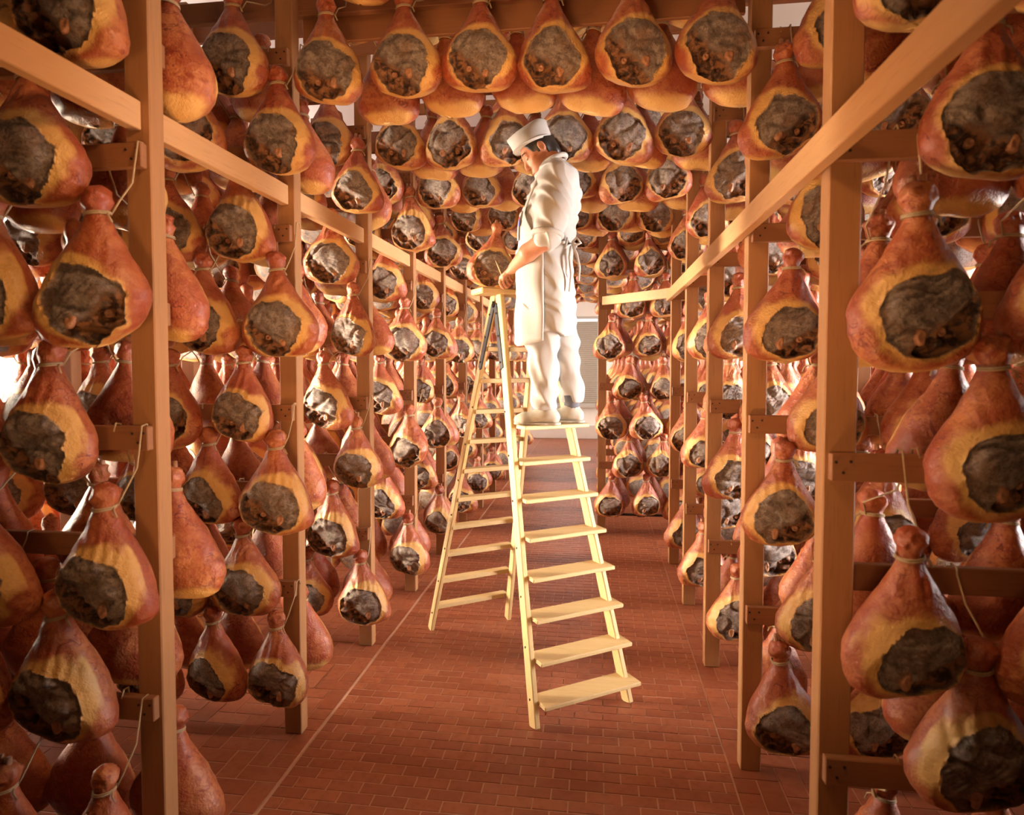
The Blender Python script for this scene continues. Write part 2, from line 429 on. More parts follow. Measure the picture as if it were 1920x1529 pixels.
for i in range(1, N_RACK + 1):
    Y = yf(i); rk = empty('ham_rack', (-.4, Y, 0)); ox, oy = -.4, Y
    q0, q1 = right_post(i)
    tag(rk, {1: 'timber ham rack frame two frames short of the ladder', 2: 'timber ham rack frame just short of the ladder', 3: 'timber ham rack frame spanning the aisle beside the ladder'}.get(
        i, 'timber ham rack frame, %s past the ladder toward the shuttered window' % num.get(i - 3)), 'rack', 'timber ham racks across the aisle')
    top = 4.2
    for a, b in ((XL0, XL1), (XL0 - 1.22, XL1 - 1.22), (XL0 - 2.44, XL1 - 2.44), (q0, q1), (q0 + 1.22, q1 + 1.22), (q0 + 2.44, q1 + 2.44)):
        if b > X_RIGHT: continue
        MB().box(a - ox, b - ox, 0, .07, 0, top, .004).build('post', M['post'], rk)
    lo, hi = X_LEFT + .35, X_RIGHT - .35
    for sd, a, b in (('L', lo, XL1 - .012), ('R', q0 + .012, hi)):
        for z in a_rails(sd, i):
            MB().box(a - ox, b - ox, -.03, -.0005, z - .04, z + .04, .003).build('rail', M['rail'], rk)
    for z in B_RAIL:
        for a, b in ((lo, XL1 - .012), (q0 + .012, hi)):
            MB().box(a - ox, b - ox, .0705, .10, z - .04, z + .04, .003).build('rail', M['rail'], rk)
    for z in (TOP_RAIL, UP_RAIL):
        if i == 1: 
            for a, b in ((lo, XL1), (q0, hi)): MB().box(a - ox, b - ox, .0705, .11, z - .05, z + .05, .003).build('rail', M['rail'], rk)
        else: MB().box(lo - ox, hi - ox, .0705, .11, z - .05, z + .05, .003).build('rail', M['rail'], rk)
    if i == 2: MB().box(XL1 - ox, q0 - ox, .1105, .135, 3.42, 3.60, .003).build('lintel', M['rail'], rk)
    if i > 1:
        MB().box(XL1 - .1 - ox, q0 + .1 - ox, -.03, -.0005, 3.78, 3.86, .003).build('rail', M['rail'], rk)
    if i <= 8:
        nb = MB()
        for sd, a in (('L', XL0), ('R', q0)):
            for z in a_rails(sd, i):
                for dx, dz in ((.024, .016), (.064, .018), (.044, -.014)):
                    nb.lathe([(.0042, -.0335), (.0042, -.029)], (a + dx - ox, 0, z + dz), 8, 'y')
        nb.build('nails', M['nail'], rk)['kind'] = 'stuff'

# long timbers along the aisle
for i in range(0, 8):
    a = yf(i) + .07 if i else .35; b = yf(i + 1)
    o = MB().box(-.02, .02, 0, b - a, -.047, .047, .003).build('brace_timber', M['beam'], None, loc=(-1.505, a, 2.655))
    tag(o, 'short level timber from post to post, ' + (rack_name(i) if i else 'before the first rack') + ', row man faces', 'beam', 'short timbers between the posts of the row the man faces')
o = MB().box(-.02, .02, .55, 6.0, -.047, .047, .003).build('aisle_timber', M['beam'], None, loc=(.622, 0, 2.45))
tag(o, 'long level timber nailed along the aisle posts behind the man', 'beam')
a = Vector((.642, 5.955, 2.475)); b = Vector((.045, 6.945, 2.505))
o = MB().beam((0, 0, 0), b - a, (0, 0, 1), .09, .04).build('corner_timber', M['beam'], None, loc=a)
tag(o, 'short timber angling from the long aisle timber to the narrower rack', 'beam')
o = MB().tube([(0, 0, 0), (1.2, 0, 0)], .014, 8).lathe([(.022, .34), (.022, .42)], (0, 0, 0), 10, 'x').build('floor_pipe', M['iron'], None, loc=(.09, 7.2, .16))
tag(o, 'thin black pipe running low above the tiles beneath hams', 'pipe')

# ------------------------------------------------------------------ hams
PROF_U = np.array([0, .012, .03, .06, .10, .135, .16, .185, .22, .30, .40, .50, .60, .69, .78, .86, .92, .965, .99, 1.0])
PROF_W = np.array([1.0, 1, 1, 1, 1, 1, 1, 1, 1, 1.02, 1.05, 1.07, 1.08, 1.08, 1.08, 1.08, 1.08, 1.08, 1.08, 1]) * np.array([.006, .022, .034, .041, .043, .037, .031, .031, .037, .054, .080, .108, .132, .148, .152, .144, .125, .092, .052, .004])
PROF_D = np.array([.006, .020, .031, .036, .037, .033, .029, .029, .034, .048, .066, .082, .093, .097, .094, .084, .070, .050, .028, .003])
HAM_L = .47

def ham_grid(seed, nu, nt, mirror, detail=True):
    r = np.random.RandomState(seed)
    u = np.linspace(0, 1, nu); u = .5 * (u + (1 - np.cos(u * np.pi)) / 2) if not detail else u * .93 + .07 * (1 - np.cos(u * np.pi)) / 2
    th = np.linspace(0, 2 * np.pi, nt, endpoint=False)
    U, T = np.meshgrid(u, th, indexing='ij')
    w = np.interp(U, PROF_U, PROF_W); d = np.interp(U, PROF_U, PROF_D)
    belly = np.clip((U - .30) / .4, 0, 1)
    wid = r.uniform(.93, 1.06); lop = r.uniform(.0, 1.0)
    x = w * np.cos(T) * (1 + (wid - 1) * belly); y = -d * np.sin(T); z = -HAM_L * U
    # the hip side is fuller and hangs a little lower than the other
    x = x + belly ** 2 * .014 * lop + belly * .006 * r.uniform(-1, 1)
    z = z - belly * np.clip((U - .4) * 3, 0, 1) * (.026 * (x / .15)) * r.uniform(.1, 1)
    P0 = np.stack([x, y, z], -1)
    x = x + belly * .010 * fbm(P0 * 7, seed + 2, 2); z = z + .012 * np.clip((U - .6) * 2.5, 0, 1) * fbm(P0 * 8 + 4, seed + 4, 2)
    # trimmed front: the cut face lies on a plane leaning down and inwards
    pl = -(.080 - .17 * np.clip(U - .60, 0, 1) ** 1.25)
    front = np.clip((U - .40) / .12, 0, 1) * (y < 0)
    yc = np.where(y < pl, pl + (y - pl) * .30, y)
    y = y * (1 - front) + yc * front
    # cut-face zone, and a fat border that is broad on the hip side and thin on the other
    cx, cz = r.uniform(-.008, .004), -HAM_L * r.uniform(.715, .75); a = r.uniform(.112, .130); b = HAM_L * r.uniform(.225, .265); rot = r.uniform(-.55, -.05)
    dx, dz = x - cx, z - cz; rx, rz = dx * np.cos(rot) + dz * np.sin(rot), -dx * np.sin(rot) + dz * np.cos(rot)
    P = np.stack([x, y, z], -1)
    e = r.uniform(1.9, 2.5)
    s = 1 - (np.abs(rx / a) ** e + np.abs(rz / b) ** e) ** (1 / e)
    s = s + .15 * fbm(P * 13 + seed, seed, 3)
    fr = np.clip((-y + .004) / .022, 0, 1)
    s = np.clip(np.where(fr > 0, s * fr + (1 - fr) * -.6, -.9), -1, 1)
    q = np.hypot(dx, dz) + 1e-6; dirn = (dx * .72 + dz * .62) / q
    fatw = .10 + .24 * np.clip(dirn + .25, 0, 1) ** 1.3 + .05 * fbm(P * 10, seed + 12, 2)
    fat = np.clip(np.maximum(s + fatw, np.clip((U - .87) * 3.2, -1, .4) + .10 * fbm(P * 9, seed + 15, 2) - .02 - np.clip(.5 - y * 12, 0, 1) * .35), -1, 1)
    low = -(rz * .9 + .34 * rx)
    gn = np.clip((low - .018) / .022 + .75 * fbm(P * 19 + 5, seed + 3, 2), 0, 1) * np.clip(s * 9 + .15, 0, 1)
    # relief
    N = np.stack([np.cos(T) / np.maximum(w, .01), -np.sin(T) / np.maximum(d, .01), (U - .6) * 6], -1); N /= np.linalg.norm(N, axis=-1, keepdims=True)
    meat = np.clip(s * 12 + .1, 0, 1)
    disp = .0045 * fbm(P * 13, seed + 1, 3) * (1 - meat)
    fold = np.clip((U - .2) / .12, 0, 1) * np.clip((.66 - U) / .2, 0, 1)
    disp = disp + .0035 * fold * np.sin(x * 170 + 4 * fbm(P * 9, seed + 9, 2)) * np.clip(-y * 22, 0, 1) * np.clip(.3 + fbm(P * 8, seed + 10, 1), 0, 1)
    P = P + N * disp[..., None]
    if detail:
        lobe = .5 + .5 * np.clip(s * 3.2, 0, 1)
        mu = fbm(P * np.array([9, 9, 9]) + 3, seed + 5, 2)
        crease = np.exp(-(mu * 7) ** 2)
        wr = np.sin(rx * 150 + rz * 330 + 9 * fbm(P * 11, seed + 13, 2))
        mz = meat * (-.006 + .026 * (lobe - .5) * (1 - gn) + (1 - gn) * (.010 * fbm(P * 15, seed + 6, 2) - .014 * crease + .0022 * wr))
        g = fbm(P * 34, seed + 7, 3); rg = 1 - 2 * np.abs(fbm(P * 26 + 8, seed + 14, 2))
        mz = mz + gn * (.017 * g + .012 * rg - .014)
        xs, zs = x, z
        hole = np.exp(-(((xs + .050) / .030) ** 2 + ((zs + HAM_L * .815) / .024) ** 2) ** 2) + .9 * np.exp(-(((xs + .040) / .024) ** 2 + ((zs + HAM_L * .93) / .017) ** 2)) + .7 * np.exp(-(((xs - .012) / .018) ** 2 + ((zs + HAM_L * .905) / .018) ** 2))
        mz = mz - .034 * hole * np.clip(s * 8 + .4, 0, 1)
        gn = np.clip(gn + .9 * hole * np.clip(s * 8, 0, 1), 0, 1)
        mz = mz + .004 * np.exp(-((s - .004) / .035) ** 2) * fr
        P[..., 1] -= mz
    knob = np.clip((.15 - U) / .05, 0, 1)
    P[..., 0] += knob * .008 * fbm(P * 32, seed + 8, 2); P[..., 1] += knob * .008 * fbm(P * 32 + 9, seed + 8, 2)
    if mirror: P[..., 0] *= -1
    return P, s, fat, gn

def grid_faces(nu, nt, flip):
    i, j = np.meshgrid(np.arange(nu - 1), np.arange(nt), indexing='ij'); a = i * nt + j; b = i * nt + (j + 1) % nt
    q = np.stack([a, b, b + nt, a + nt], -1).reshape(-1, 4)
    return q[:, ::-1] if not flip else q

NU, NTH = 92, 96
VARIANTS = []                                  # (rind mesh, cut face mesh, mirror)
for k in range(12):
    mir = k % 2 == 1
    P, s, U, gn = ham_grid(100 + k * 7, NU, NTH, mir)
    q = grid_faces(NU, NTH, mir)
    # a ham seen from outside: check orientation once through signed volume
    Pf = P.reshape(-1, 3); vol = np.einsum('ij,ij->i', Pf[q[:, 0]], np.cross(Pf[q[:, 1]], Pf[q[:, 2]])).sum()
    if vol < 0: q = q[:, ::-1]
    sf = s.reshape(-1); face_s = sf[q].mean(1); cut = face_s > -.01
    out = []
    for nm, sel in (('cured_ham', ~cut), ('cut_face', cut)):
        qq = q[sel]; ids, inv = np.unique(qq, return_inverse=True); inv = inv.reshape(qq.shape)
        fl = [list(f) for f in inv]
        if nm == 'cured_ham':                  # close the two poles
            for ring in (range(NTH), range((NU - 1) * NTH, NU * NTH)):
                loc = [int(np.searchsorted(ids, r)) for r in ring]
                if all(loc[n] < len(ids) and ids[loc[n]] == r for n, r in enumerate(ring)): fl.append(loc)
        out.append(np_mesh(nm, Pf[ids], fl, M['ham'], True, {'zone': sf[ids], 'fat': U.reshape(-1)[ids], 'gnarl': gn.reshape(-1)[ids]}))
    mx = -1 if mir else 1
    # femur head and pelvic bone end in the cut face, seated on the relief
    near = Pf[np.argmin((Pf[:, 0] - mx * -.045) ** 2 + (Pf[:, 2] + HAM_L * .80) ** 2 + np.where(Pf[:, 1] > 0, 9, 0))]
    rr = random.Random(k)
    bk = MB().lathe([(.001, -.009), (.005, -.0095), (.0065, -.0125), (.010, -.0128), (.0135, -.008), (.014, .002), (.011, .014), (.004, .018)], (near[0], near[1] - .002, near[2]), 16, 'y')
    near2 = Pf[np.argmin((Pf[:, 0] - mx * .035) ** 2 + (Pf[:, 2] + HAM_L * .84) ** 2 + np.where(Pf[:, 1] > 0, 9, 0))]
    ab = MB(); ab.lathe([(.003, -.004), (.008, -.007), (.014, -.006), (.018, .0), (.018, .008), (.010, .014)], (0, 0, 0), 16, 'y')
    ab.v = [tuple(np.array(v) * (1 + .35 * float(fbm(np.array(v) * 60 + k, k, 2)))) for v in ab.v]
    ab.v = [(near2[0] + v[0] * .9 + v[2] * .25, near2[1] - .001 + v[1], near2[2] + v[2] * 1.25 - v[0] * .2) for v in ab.v]
    sh = MB(); 
    for dx, dz in ((-.012, .012 + .012 * rr.random()), (.012, .006 + .012 * rr.random())): sh.tube([(dx, 0, -.03), (dx * 1.1, 0, -.008), (dx * 1.15, .002, dz)], [.010, .011, .009], 8)
    VARIANTS.append((out[0], out[1], bk.mesh('femur_head', M['bone'], True), ab.mesh('pelvic_bone', M['bone'], True), sh.mesh('shank_bones', M['bone'], True), mir))

def cord_mesh(ty, rise, th=.0032):
    mb = MB(); zc = -HAM_L * .172
    ring = [(.034 * math.cos(t), .033 * math.sin(t), zc + .004 * math.sin(t + 1)) for t in np.linspace(0, 2 * math.pi, 15)[:-1]]
    mb.tube(ring, th, 6, True); mb.tube([(a * 1.02, b * 1.02, c - .0055) for a, b, c in ring], th, 6, True)
    mb.tube([(.030, .018, zc), (.046, .03, -.04), (.050, ty * .75, .03), (.050, ty - .004, rise - .02), (.050, ty + .0, rise + .002), (.050, ty + .025, rise + .006), (.050, ty + .036, rise - .02)], th, 6)
    mb.tube([(.034, -.005, zc - .002), (.045, -.016, zc - .012), (.052, -.012, zc - .03)], th, 6)
    return mb.mesh('cord', M['cord'], True)
CORD = {}
def cord(ty, rise):
    """strand to a board face ty behind the ham's axis whose top is rise above the ham's top"""
    key = (round(ty * 200), round(rise * 200))
    if key not in CORD: CORD[key] = cord_mesh(key[0] / 200, key[1] / 200)
    return CORD[key]
def ham_cord(h):
    Y = yf(h['i']); k = h['kind']
    ty = {'Af': Y - .03 - h['y'], 'Bf': Y + .0705 - h['y'], 'Ab': h['y'] - Y, 'Bb': h['y'] - Y - (.11 if h['rt'] > 3.6 else .10)}[k]
    return cord(ty / h['s'] - .004, (h['rt'] - h['z']) / h['s'])

# where every ham hangs: (x, rack, tier, kind, column rank, side)
rng = random.Random(11)
HAMS = []
def put(x, i, rail, side, tier, col, kind, drop=.09, rt=None):
    back = kind[1] == 'b'; Y = yf(i) + (.215 if back else -.14)
    HAMS.append(dict(x=x + rng.gauss(0, .012), y=Y + rng.gauss(0, .008), z=rail - drop + rng.gauss(0, .006), rt=rail + .04 if rt is None else rt, i=i, side=side, tier=tier, col=col, kind=kind,
                     rz=(math.pi if back else 0) + rng.gauss(0, .13), rx=rng.gauss(0, .03), ry=rng.gauss(0, .035), s=rng.uniform(.95, 1.06), v=rng.randrange(6), flip=rng.random(), rnd=rng.random()))
for i in range(1, N_RACK + 1):
    nl = 7; nr = 6
    for k in range(nl):
        for t, z in enumerate(a_rails('L', i)):
            dr = ((.13, .13, .13, .105) if i == 1 else (.06, .065, .105, .095))[t]
            put((-1.547 if i == 1 else -1.495) - .352 * k, i, z, 'L', 2 * t, k, 'Af', dr); put(-1.575 - .352 * k, i, z, 'L', 2 * t, k, 'Ab', dr)
        for t, z in enumerate(B_RAIL + (TOP_RAIL + .04,)):
            rt = TOP_RAIL + .05 if t == 3 else None
            put((-1.715 if i == 1 else -1.652) - .348 * k, i, z, 'L', 2 * t + 1, k, 'Bf', rt=rt); put(-1.73 - .348 * k, i, z, 'L', 2 * t + 1, k, 'Bb', rt=rt)
    ax, bx = (.845, .985) if i == 1 else (.795, .94) if i <= 5 else (.145, .315)
    for k in range(nr):
        for t, z in enumerate(a_rails('R', i)):
            dr = .13 if i == 1 else (.06, .065, .09, .09)[t]
            put(ax + .35 * k, i, z, 'R', 2 * t, k, 'Af', dr); put(ax + .075 + .35 * k, i, z, 'R', 2 * t, k, 'Ab', dr)
        for t, z in enumerate(B_RAIL + (TOP_RAIL + .04,)):
            rt = TOP_RAIL + .05 if t == 3 else None
            put(bx + .35 * k, i, z, 'R', 2 * t + 1, k, 'Bf', rt=rt); put(bx + .08 + .35 * k, i, z, 'R', 2 * t + 1, k, 'Bb', rt=rt)
    if i > 1:
        xs = [-1.22, -.878, -.54, -.2, .135, .468]; xs = xs if i <= 5 else xs[:4]
        for k, x in enumerate(xs):
            put(x, i, TOP_RAIL, 'O', 0, k, 'Bf', rt=TOP_RAIL + .05); put(x + .13, i, TOP_RAIL + .03, 'O', 0, k, 'Bb', rt=TOP_RAIL + .05)
            if i == 2 or (i * 7 + k * 5) % 11 in (0, 3, 4) or (i, k) == (3, 3):
                put(x + .17, i, UP_RAIL, 'O', 1, k, 'Bf', rt=UP_RAIL + .05); put(x + .02 - .06, i, UP_RAIL, 'O', 1, k, 'Bb', rt=UP_RAIL + .05)

def ham_matrix(h):
    return Matrix.Translation((h['x'], h['y'], h['z'])) @ Matrix.Rotation(h['rz'], 4, 'Z') @ Matrix.Rotation(h['ry'], 4, 'Y') @ Matrix.Rotation(h['rx'], 4, 'X') @ Matrix.Scale(h['s'], 4)
def variant(h):
    # on the row the man faces the femur sits away from the aisle, mirrored on the other row
    mir = {'L': h['flip'] < .12, 'R': h['flip'] < .8, 'O': h['flip'] < .3}[h['side']]
    if h['kind'][1] == 'b': mir = not mir
    return h['v'] * 2 + (1 if mir else 0)
LU, LT = 13, 16
LOD = []
for k in range(12):
    P, s, U, gn = ham_grid(100 + k * 7, LU, LT, k % 2 == 1, False); q = grid_faces(LU, LT, k % 2 == 1); Pf = P.reshape(-1, 3)
    if np.einsum('ij,ij->i', Pf[q[:, 0]], np.cross(Pf[q[:, 1]], Pf[q[:, 2]])).sum() < 0: q = q[:, ::-1]
    LOD.append((Pf, q, s.reshape(-1), U.reshape(-1), gn.reshape(-1)))
# rank the hams by how much of each is in view
VV = []; FF = []; owner = []; base = 0
for n, h in enumerate(HAMS):
    Pf, q, *_ = LOD[variant(h)]; Mx = np.array(ham_matrix(h)); VV.append(Pf @ Mx[:3, :3].T + Mx[:3, 3]); FF.append(q + base); base += len(Pf); owner.append(np.full(len(q), n))
VVa = np.concatenate(VV); FFa = np.concatenate(FF); owner = np.concatenate(owner)
tree = BVHTree.FromPolygons(VVa.tolist(), FFa.tolist())
count = np.zeros(len(HAMS), int)
o0 = Vector((0, 0, CAM_H))
for py in range(3, int(H_PX), 7):
    for px in range(3, int(W_PX), 7):
        hit = tree.ray_cast(o0, Vector(pix_dir(px, py)))
        if hit[2] is not None: count[owner[hit[2]]] += 1
rank = np.argsort(-count, kind='stable'); INDIV = set(int(n) for n in rank[:299] if count[n] > 0)

# settle the hams so that neighbours press against each other and the boards instead of passing through
CU, CT = 20, 24
SOLID = []
for k in range(12):
    P, *_ = ham_grid(100 + k * 7, CU, CT, k % 2 == 1, False); q = grid_faces(CU, CT, k % 2 == 1); Pf = P.reshape(-1, 3)
    if np.einsum('ij,ij->i', Pf[q[:, 0]], np.cross(Pf[q[:, 1]], Pf[q[:, 2]])).sum() < 0: q = q[:, ::-1]
    SOLID.append((Pf, BVHTree.FromPolygons(Pf.tolist(), q.tolist())))
for h in HAMS: h['x0'], h['y0'] = h['x'], h['y']
def pose(n):
    Mx = np.array(ham_matrix(HAMS[n])); A3 = Mx[:3, :3]; V = SOLID[variant(HAMS[n])][0] @ A3.T + Mx[:3, 3]
    return dict(V=V, lo=V.min(0), hi=V.max(0), A=A3, t=Mx[:3, 3], inv=np.linalg.inv(A3))
def deepest(pa, nb, pb):
    """deepest vertex of ham a inside ham b: depth and b's outward normal there"""
    sel = pa['V'][((pa['V'] > pb['lo']) & (pa['V'] < pb['hi'])).all(1)]
    best, nrm = 0.0, None
    if len(sel):
        tree_ = SOLID[variant(HAMS[nb])][1]
        for p in (sel - pb['t']) @ pb['inv'].T:
            c, n_, i_, d_ = tree_.find_nearest(Vector(p), .15)
            if c is not None and d_ > best and (Vector(p) - c).dot(n_) < 0: best, nrm = d_, n_
    return (best * HAMS[nb]['s'], (pb['A'] @ np.array(nrm)) / HAMS[nb]['s']) if nrm is not None else (0.0, None)
def clamp(n, dx, dy):
    h = HAMS[n]; f = h['kind'][1] == 'f'
    h['x'] = min(max(h['x'] + dx, h['x0'] - .045), h['x0'] + .045)
    h['y'] = min(max(h['y'] + dy, h['y0'] - (.11 if f else .0)), h['y0'] + (.0 if f else .11))
def off_boards(n):
    h = HAMS[n]; i = h['i']; Y = yf(i); p = POSE[n]; V = p['V']; f = h['kind'][1] == 'f'; push = 0.0
    q0, q1 = right_post(i); left = h['side'] == 'L'
    slabs = [(XL0, XL1, 0, 4.2, 0, .07), (q0, q1, 0, 4.2, 0, .07)]
    if h['side'] != 'O': slabs += [(-9, XL1 - .012, z - .04, z + .04, -.03, 0) if left else (q0 + .012, 9, z - .04, z + .04, -.03, 0) for z in a_rails(h['side'], i)]
    else: slabs += [(XL1 - .1, q0 + .1, 3.78, 3.86, -.03, 0)]
    slabs += [(-9, 9, z - .04, z + .04, .0705, .10) for z in B_RAIL if h['side'] != 'O'] + [(-9, 9, z - .05, z + .05, .0705, .11) for z in (TOP_RAIL, UP_RAIL)]
    if i == 2 and h['side'] == 'O': slabs.append((XL1, q0, 3.42, 3.60, .11, .135))
    for x0, x1, z0, z1, y0, y1 in slabs:
        m_ = (V[:, 0] > x0) & (V[:, 0] < x1) & (V[:, 2] > z0) & (V[:, 2] < z1)
        if m_.any(): push = max(push, V[m_, 1].max() - (Y + y0) if f else (Y + y1) - V[m_, 1].min())
    if 0 < push < .12: clamp(n, 0, -push if f else push); POSE[n] = pose(n)
POSE = {n: pose(n) for n in range(len(HAMS)) if n in INDIV}
lo_ = np.array([v.min(0) for v in VV]) - .05; hi_ = np.array([v.max(0) for v in VV]) + .05
PAIRS = []
for a in sorted(INDIV):
    for b_ in np.where((lo_ < hi_[a]).all(1) & (hi_ > lo_[a]).all(1))[0]:
        b_ = int(b_)
        if b_ != a and HAMS[b_]['i'] == HAMS[a]['i'] and HAMS[b_]['kind'][1] == HAMS[a]['kind'][1] and (b_ not in INDIV or b_ > a): PAIRS.append((a, b_))
for a, b_ in PAIRS:
    for n in (a, b_):
        if n not in POSE: POSE[n] = pose(n)
for it in range(26):
    worst = 0.0
    for n in POSE: off_boards(n)
    for a, b_ in PAIRS:
        pa, pb = POSE[a], POSE[b_]
        if (pa['lo'] > pb['hi']).any() or (pb['lo'] > pa['hi']).any(): continue
        d1, n1 = deepest(pa, b_, pb); d2, n2 = deepest(pb, a, pa)
        d_, nr = (d1, n1) if d1 >= d2 else (d2, -n2 if n2 is not None else None)
        if d_ < .003: continue
        worst = max(worst, d_); hz = math.hypot(nr[0], nr[1]); mv = d_ * .55 / max(hz, .5)
        if it > 18:                                       # what is still wedged is a slightly smaller ham
            for n in (a, b_):
                if HAMS[n]['s'] > .88: HAMS[n]['s'] *= .985
        clamp(a, nr[0] * mv, nr[1] * mv); clamp(b_, -nr[0] * mv, -nr[1] * mv)
        if abs(nr[2]) > .6 * hz:                          # one sits over the other: the upper one swings out from the boards
            up = a if HAMS[a]['z'] > HAMS[b_]['z'] else b_
            clamp(up, 0, (-1 if HAMS[up]['kind'][1] == 'f' else 1) * d_ * .8)
        POSE[a] = pose(a); POSE[b_] = pose(b_)
    if worst < .004: break
for n in POSE:
    Mx = np.array(ham_matrix(HAMS[n])); VV[n] = LOD[variant(HAMS[n])][0] @ Mx[:3, :3].T + Mx[:3, 3]

SIDE = {'L': 'row man faces', 'R': "row behind man"}
TIER = ['lowest', 'second', 'third', 'fourth', 'fifth', 'sixth', 'seventh', 'top']
def ham_label(h):
    face = 'cured ham' if h['kind'][1] == 'f' else 'rind-side ham'
    if h['side'] == 'O':
        return '%s hung over aisle, %s %s from post man faces, %s' % (face, 'upper-tier' if h['tier'] else 'lower-tier', num[h['col'] + 1], rack_name(h['i']))
    return '%s, %s from aisle post, %s tier, %s, %s' % (face, num[h['col'] + 1], TIER[h['tier']], rack_name(h['i']), SIDE[h['side']])
def make_ham(mat, v, kind, label, group='cured hams hung on the racks', shank=False):
    rind, cut, fem, pel, shk, mir = VARIANTS[v]
    o = link('cured_ham', rind); o.matrix_world = mat; tag(o, label, 'ham', group)
    c = link('cut_face', cut, o); link('femur_head', fem, c); link('pelvic_bone', pel, c)
    if kind: link('cord', kind, o)
    if shank: link('shank_bones', shk, o)
    return o
HAM_OBJ = {}
for n, h in enumerate(HAMS):
    if n in INDIV: HAM_OBJ[n] = make_ham(ham_matrix(h), variant(h), ham_cord(h), ham_label(h), shank=h['rnd'] > .7)
Vs = []; Fs = []; Z = []; U_ = []; R_ = []; G_ = []; base = 0; cords = MB()
for n, h in enumerate(HAMS):
    if n in INDIV: continue
    Pf, q, s, U, gn = LOD[variant(h)]; Vs.append(VV[n]); Fs.append(q + base); base += len(Pf); Z.append(s); U_.append(U); R_.append(np.full(len(s), h['rnd'])); G_.append(gn)
o = link('cured_hams', np_mesh('cured_hams', np.concatenate(Vs), np.concatenate(Fs), M['ham_stuff'], True, {'zone': np.concatenate(Z), 'fat': np.concatenate(U_), 'rnd': np.concatenate(R_), 'gnarl': np.concatenate(G_)}))
tag(o, 'mass of further cured hams hanging deeper in the racks', 'hams', None, 'stuff')

# ink stamps on the shanks of a few hams
def stamp(ham, text, z, size, mat, dx=0.0, name='stamp'):
    cu = bpy.data.curves.new('stamp', 'FONT'); cu.body = text; cu.size = size; cu.align_x = 'CENTER'
    t = bpy.data.objects.new('tmp', cu); COL.objects.link(t); dg = bpy.context.evaluated_depsgraph_get()
    me = bpy.data.meshes.new_from_object(t.evaluated_get(dg)); bpy.data.objects.remove(t); bpy.data.curves.remove(cu)
    for v in me.vertices:
        x, zz = v.co.x + dx, v.co.y + z; u = -zz / HAM_L; w = np.interp(u, PROF_U, PROF_W); d = np.interp(u, PROF_U, PROF_D)
        v.co = (x, -d * math.sqrt(max(.05, 1 - (x / w) ** 2)) - .003, zz)
    me.materials.clear(); me.materials.append(mat); o = link(name, me, ham); return o
def find(side, i, tier, kind, x):
    c = [n for n in HAM_OBJ if HAMS[n]['side'] == side and HAMS[n]['i'] == i and HAMS[n]['tier'] == tier and HAMS[n]['kind'] == kind]
    return HAM_OBJ[min(c, key=lambda n: abs(HAMS[n]['x'] - x))] if c else None
for side, i, tier, kind, x in (('O', 3, 0, 'Bf', -.88), ('O', 3, 0, 'Bf', .135), ('O', 3, 1, 'Bf', .0)):
    hm = find(side, i, tier, kind, x)
    if hm:
        stamp(hm, '6', -.125, .022, M['stamp']); stamp(hm, 'PC', -.148, .022, M['stamp']); stamp(hm, 'Z', -.17, .024, M['red_ink'], .008, 'red_mark')

# ------------------------------------------------------------------ step ladder
FLp, FRp = Vector((-.311, 3.172, 0)), Vector((.166, 3.495, 0)); RLp, RRp = Vector((-1.146, 4.283, 0)), Vector((-.644, 4.539, 0))
TLp, TRp = Vector((-.604, 3.81, 2.255)), Vector((-.364, 3.96, 2.255))
uu = (FRp - FLp).normalized(); vv = Vector((uu.y, -uu.x, 0))
lad = empty('step_ladder', (-.48, 3.87, 0)); LO = Vector((-.48, 3.87, 0))
tag(lad, 'tall yellow-varnished wooden step ladder standing open on the red tiles', 'ladder')
def lb(name, a, b, side, w, d, mat, bev=.004): return MB().beam(Vector(a) - LO, Vector(b) - LO, side, w, d, bev).build(name, mat, lad)
for a, b in ((FLp, TLp), (FRp, TRp)): lb('front_stile', a, b + vv * .035, uu, .028, .072, M['ladder'])
for a, b in ((RLp, TLp), (RRp, TRp)): lb('rear_stile', a, b - vv * .035, uu, .026, .062, M['ladder'])
def on(a, b, z): return a + (b - a) * (z / b.z)
for k in range(8):
    z = .135 + .1955 * k; a = on(FLp, TLp, z) + uu * .012; b = on(FRp, TRp, z) + uu * .045
    mb = MB(); w = (b - a).length; c0 = a - LO
    t = MB().box(0, w, -.185 if k == 7 else -.115, .035, -.022, .0, .004)
    mb.add([c0 + uu * v[0] - vv * v[1] + Vector((0, 0, v[2])) for v in t.v], t.f); mb.build('tread', M['tread'], lad)
for k in range(10):
    z = .19 + .195 * k; a = on(RLp, TLp, z); b = on(RRp, TRp, z)
    mb = MB(); w = (b - a).length; t = MB().box(0, w, -.05, .02, -.028, 0, .003)
    mb.add([a - LO + uu * v[0] + vv * v[1] + Vector((0, 0, v[2])) for v in t.v], t.f); mb.build('rung', M['tread'], lad)
for P0, Q0, T0, sg in ((FLp, RLp, TLp, -1), (FRp, RRp, TRp, 1)):
    off = uu * (sg * .018); hp = T0 + off + Vector((0, 0, -.06))
    for foot, e in ((P0, .028), (Q0, -.028)):
        d = (foot - T0).normalized(); st = hp + vv * e * .5
        s = MB().beam(st - LO, st + d * .40 + vv * e * .5 - LO, uu, .008, .044, .002)
        o = s.build('hinge_strap', M['iron'], lad)
        for q in (.06, .2, .36): MB().lathe([(.006, -.006), (.006, .006)], tuple(Vector((0, 0, 0))), 8, 'x').build('bolt', M['iron'], o, loc=st + d * q + vv * e * .5 + off * .22 - LO)
    MB().lathe([(.02, -.006), (.02, .006)], (0, 0, 0), 14, 'x').build('hinge_pin', M['iron'], lad, loc=hp - LO + off * .3)
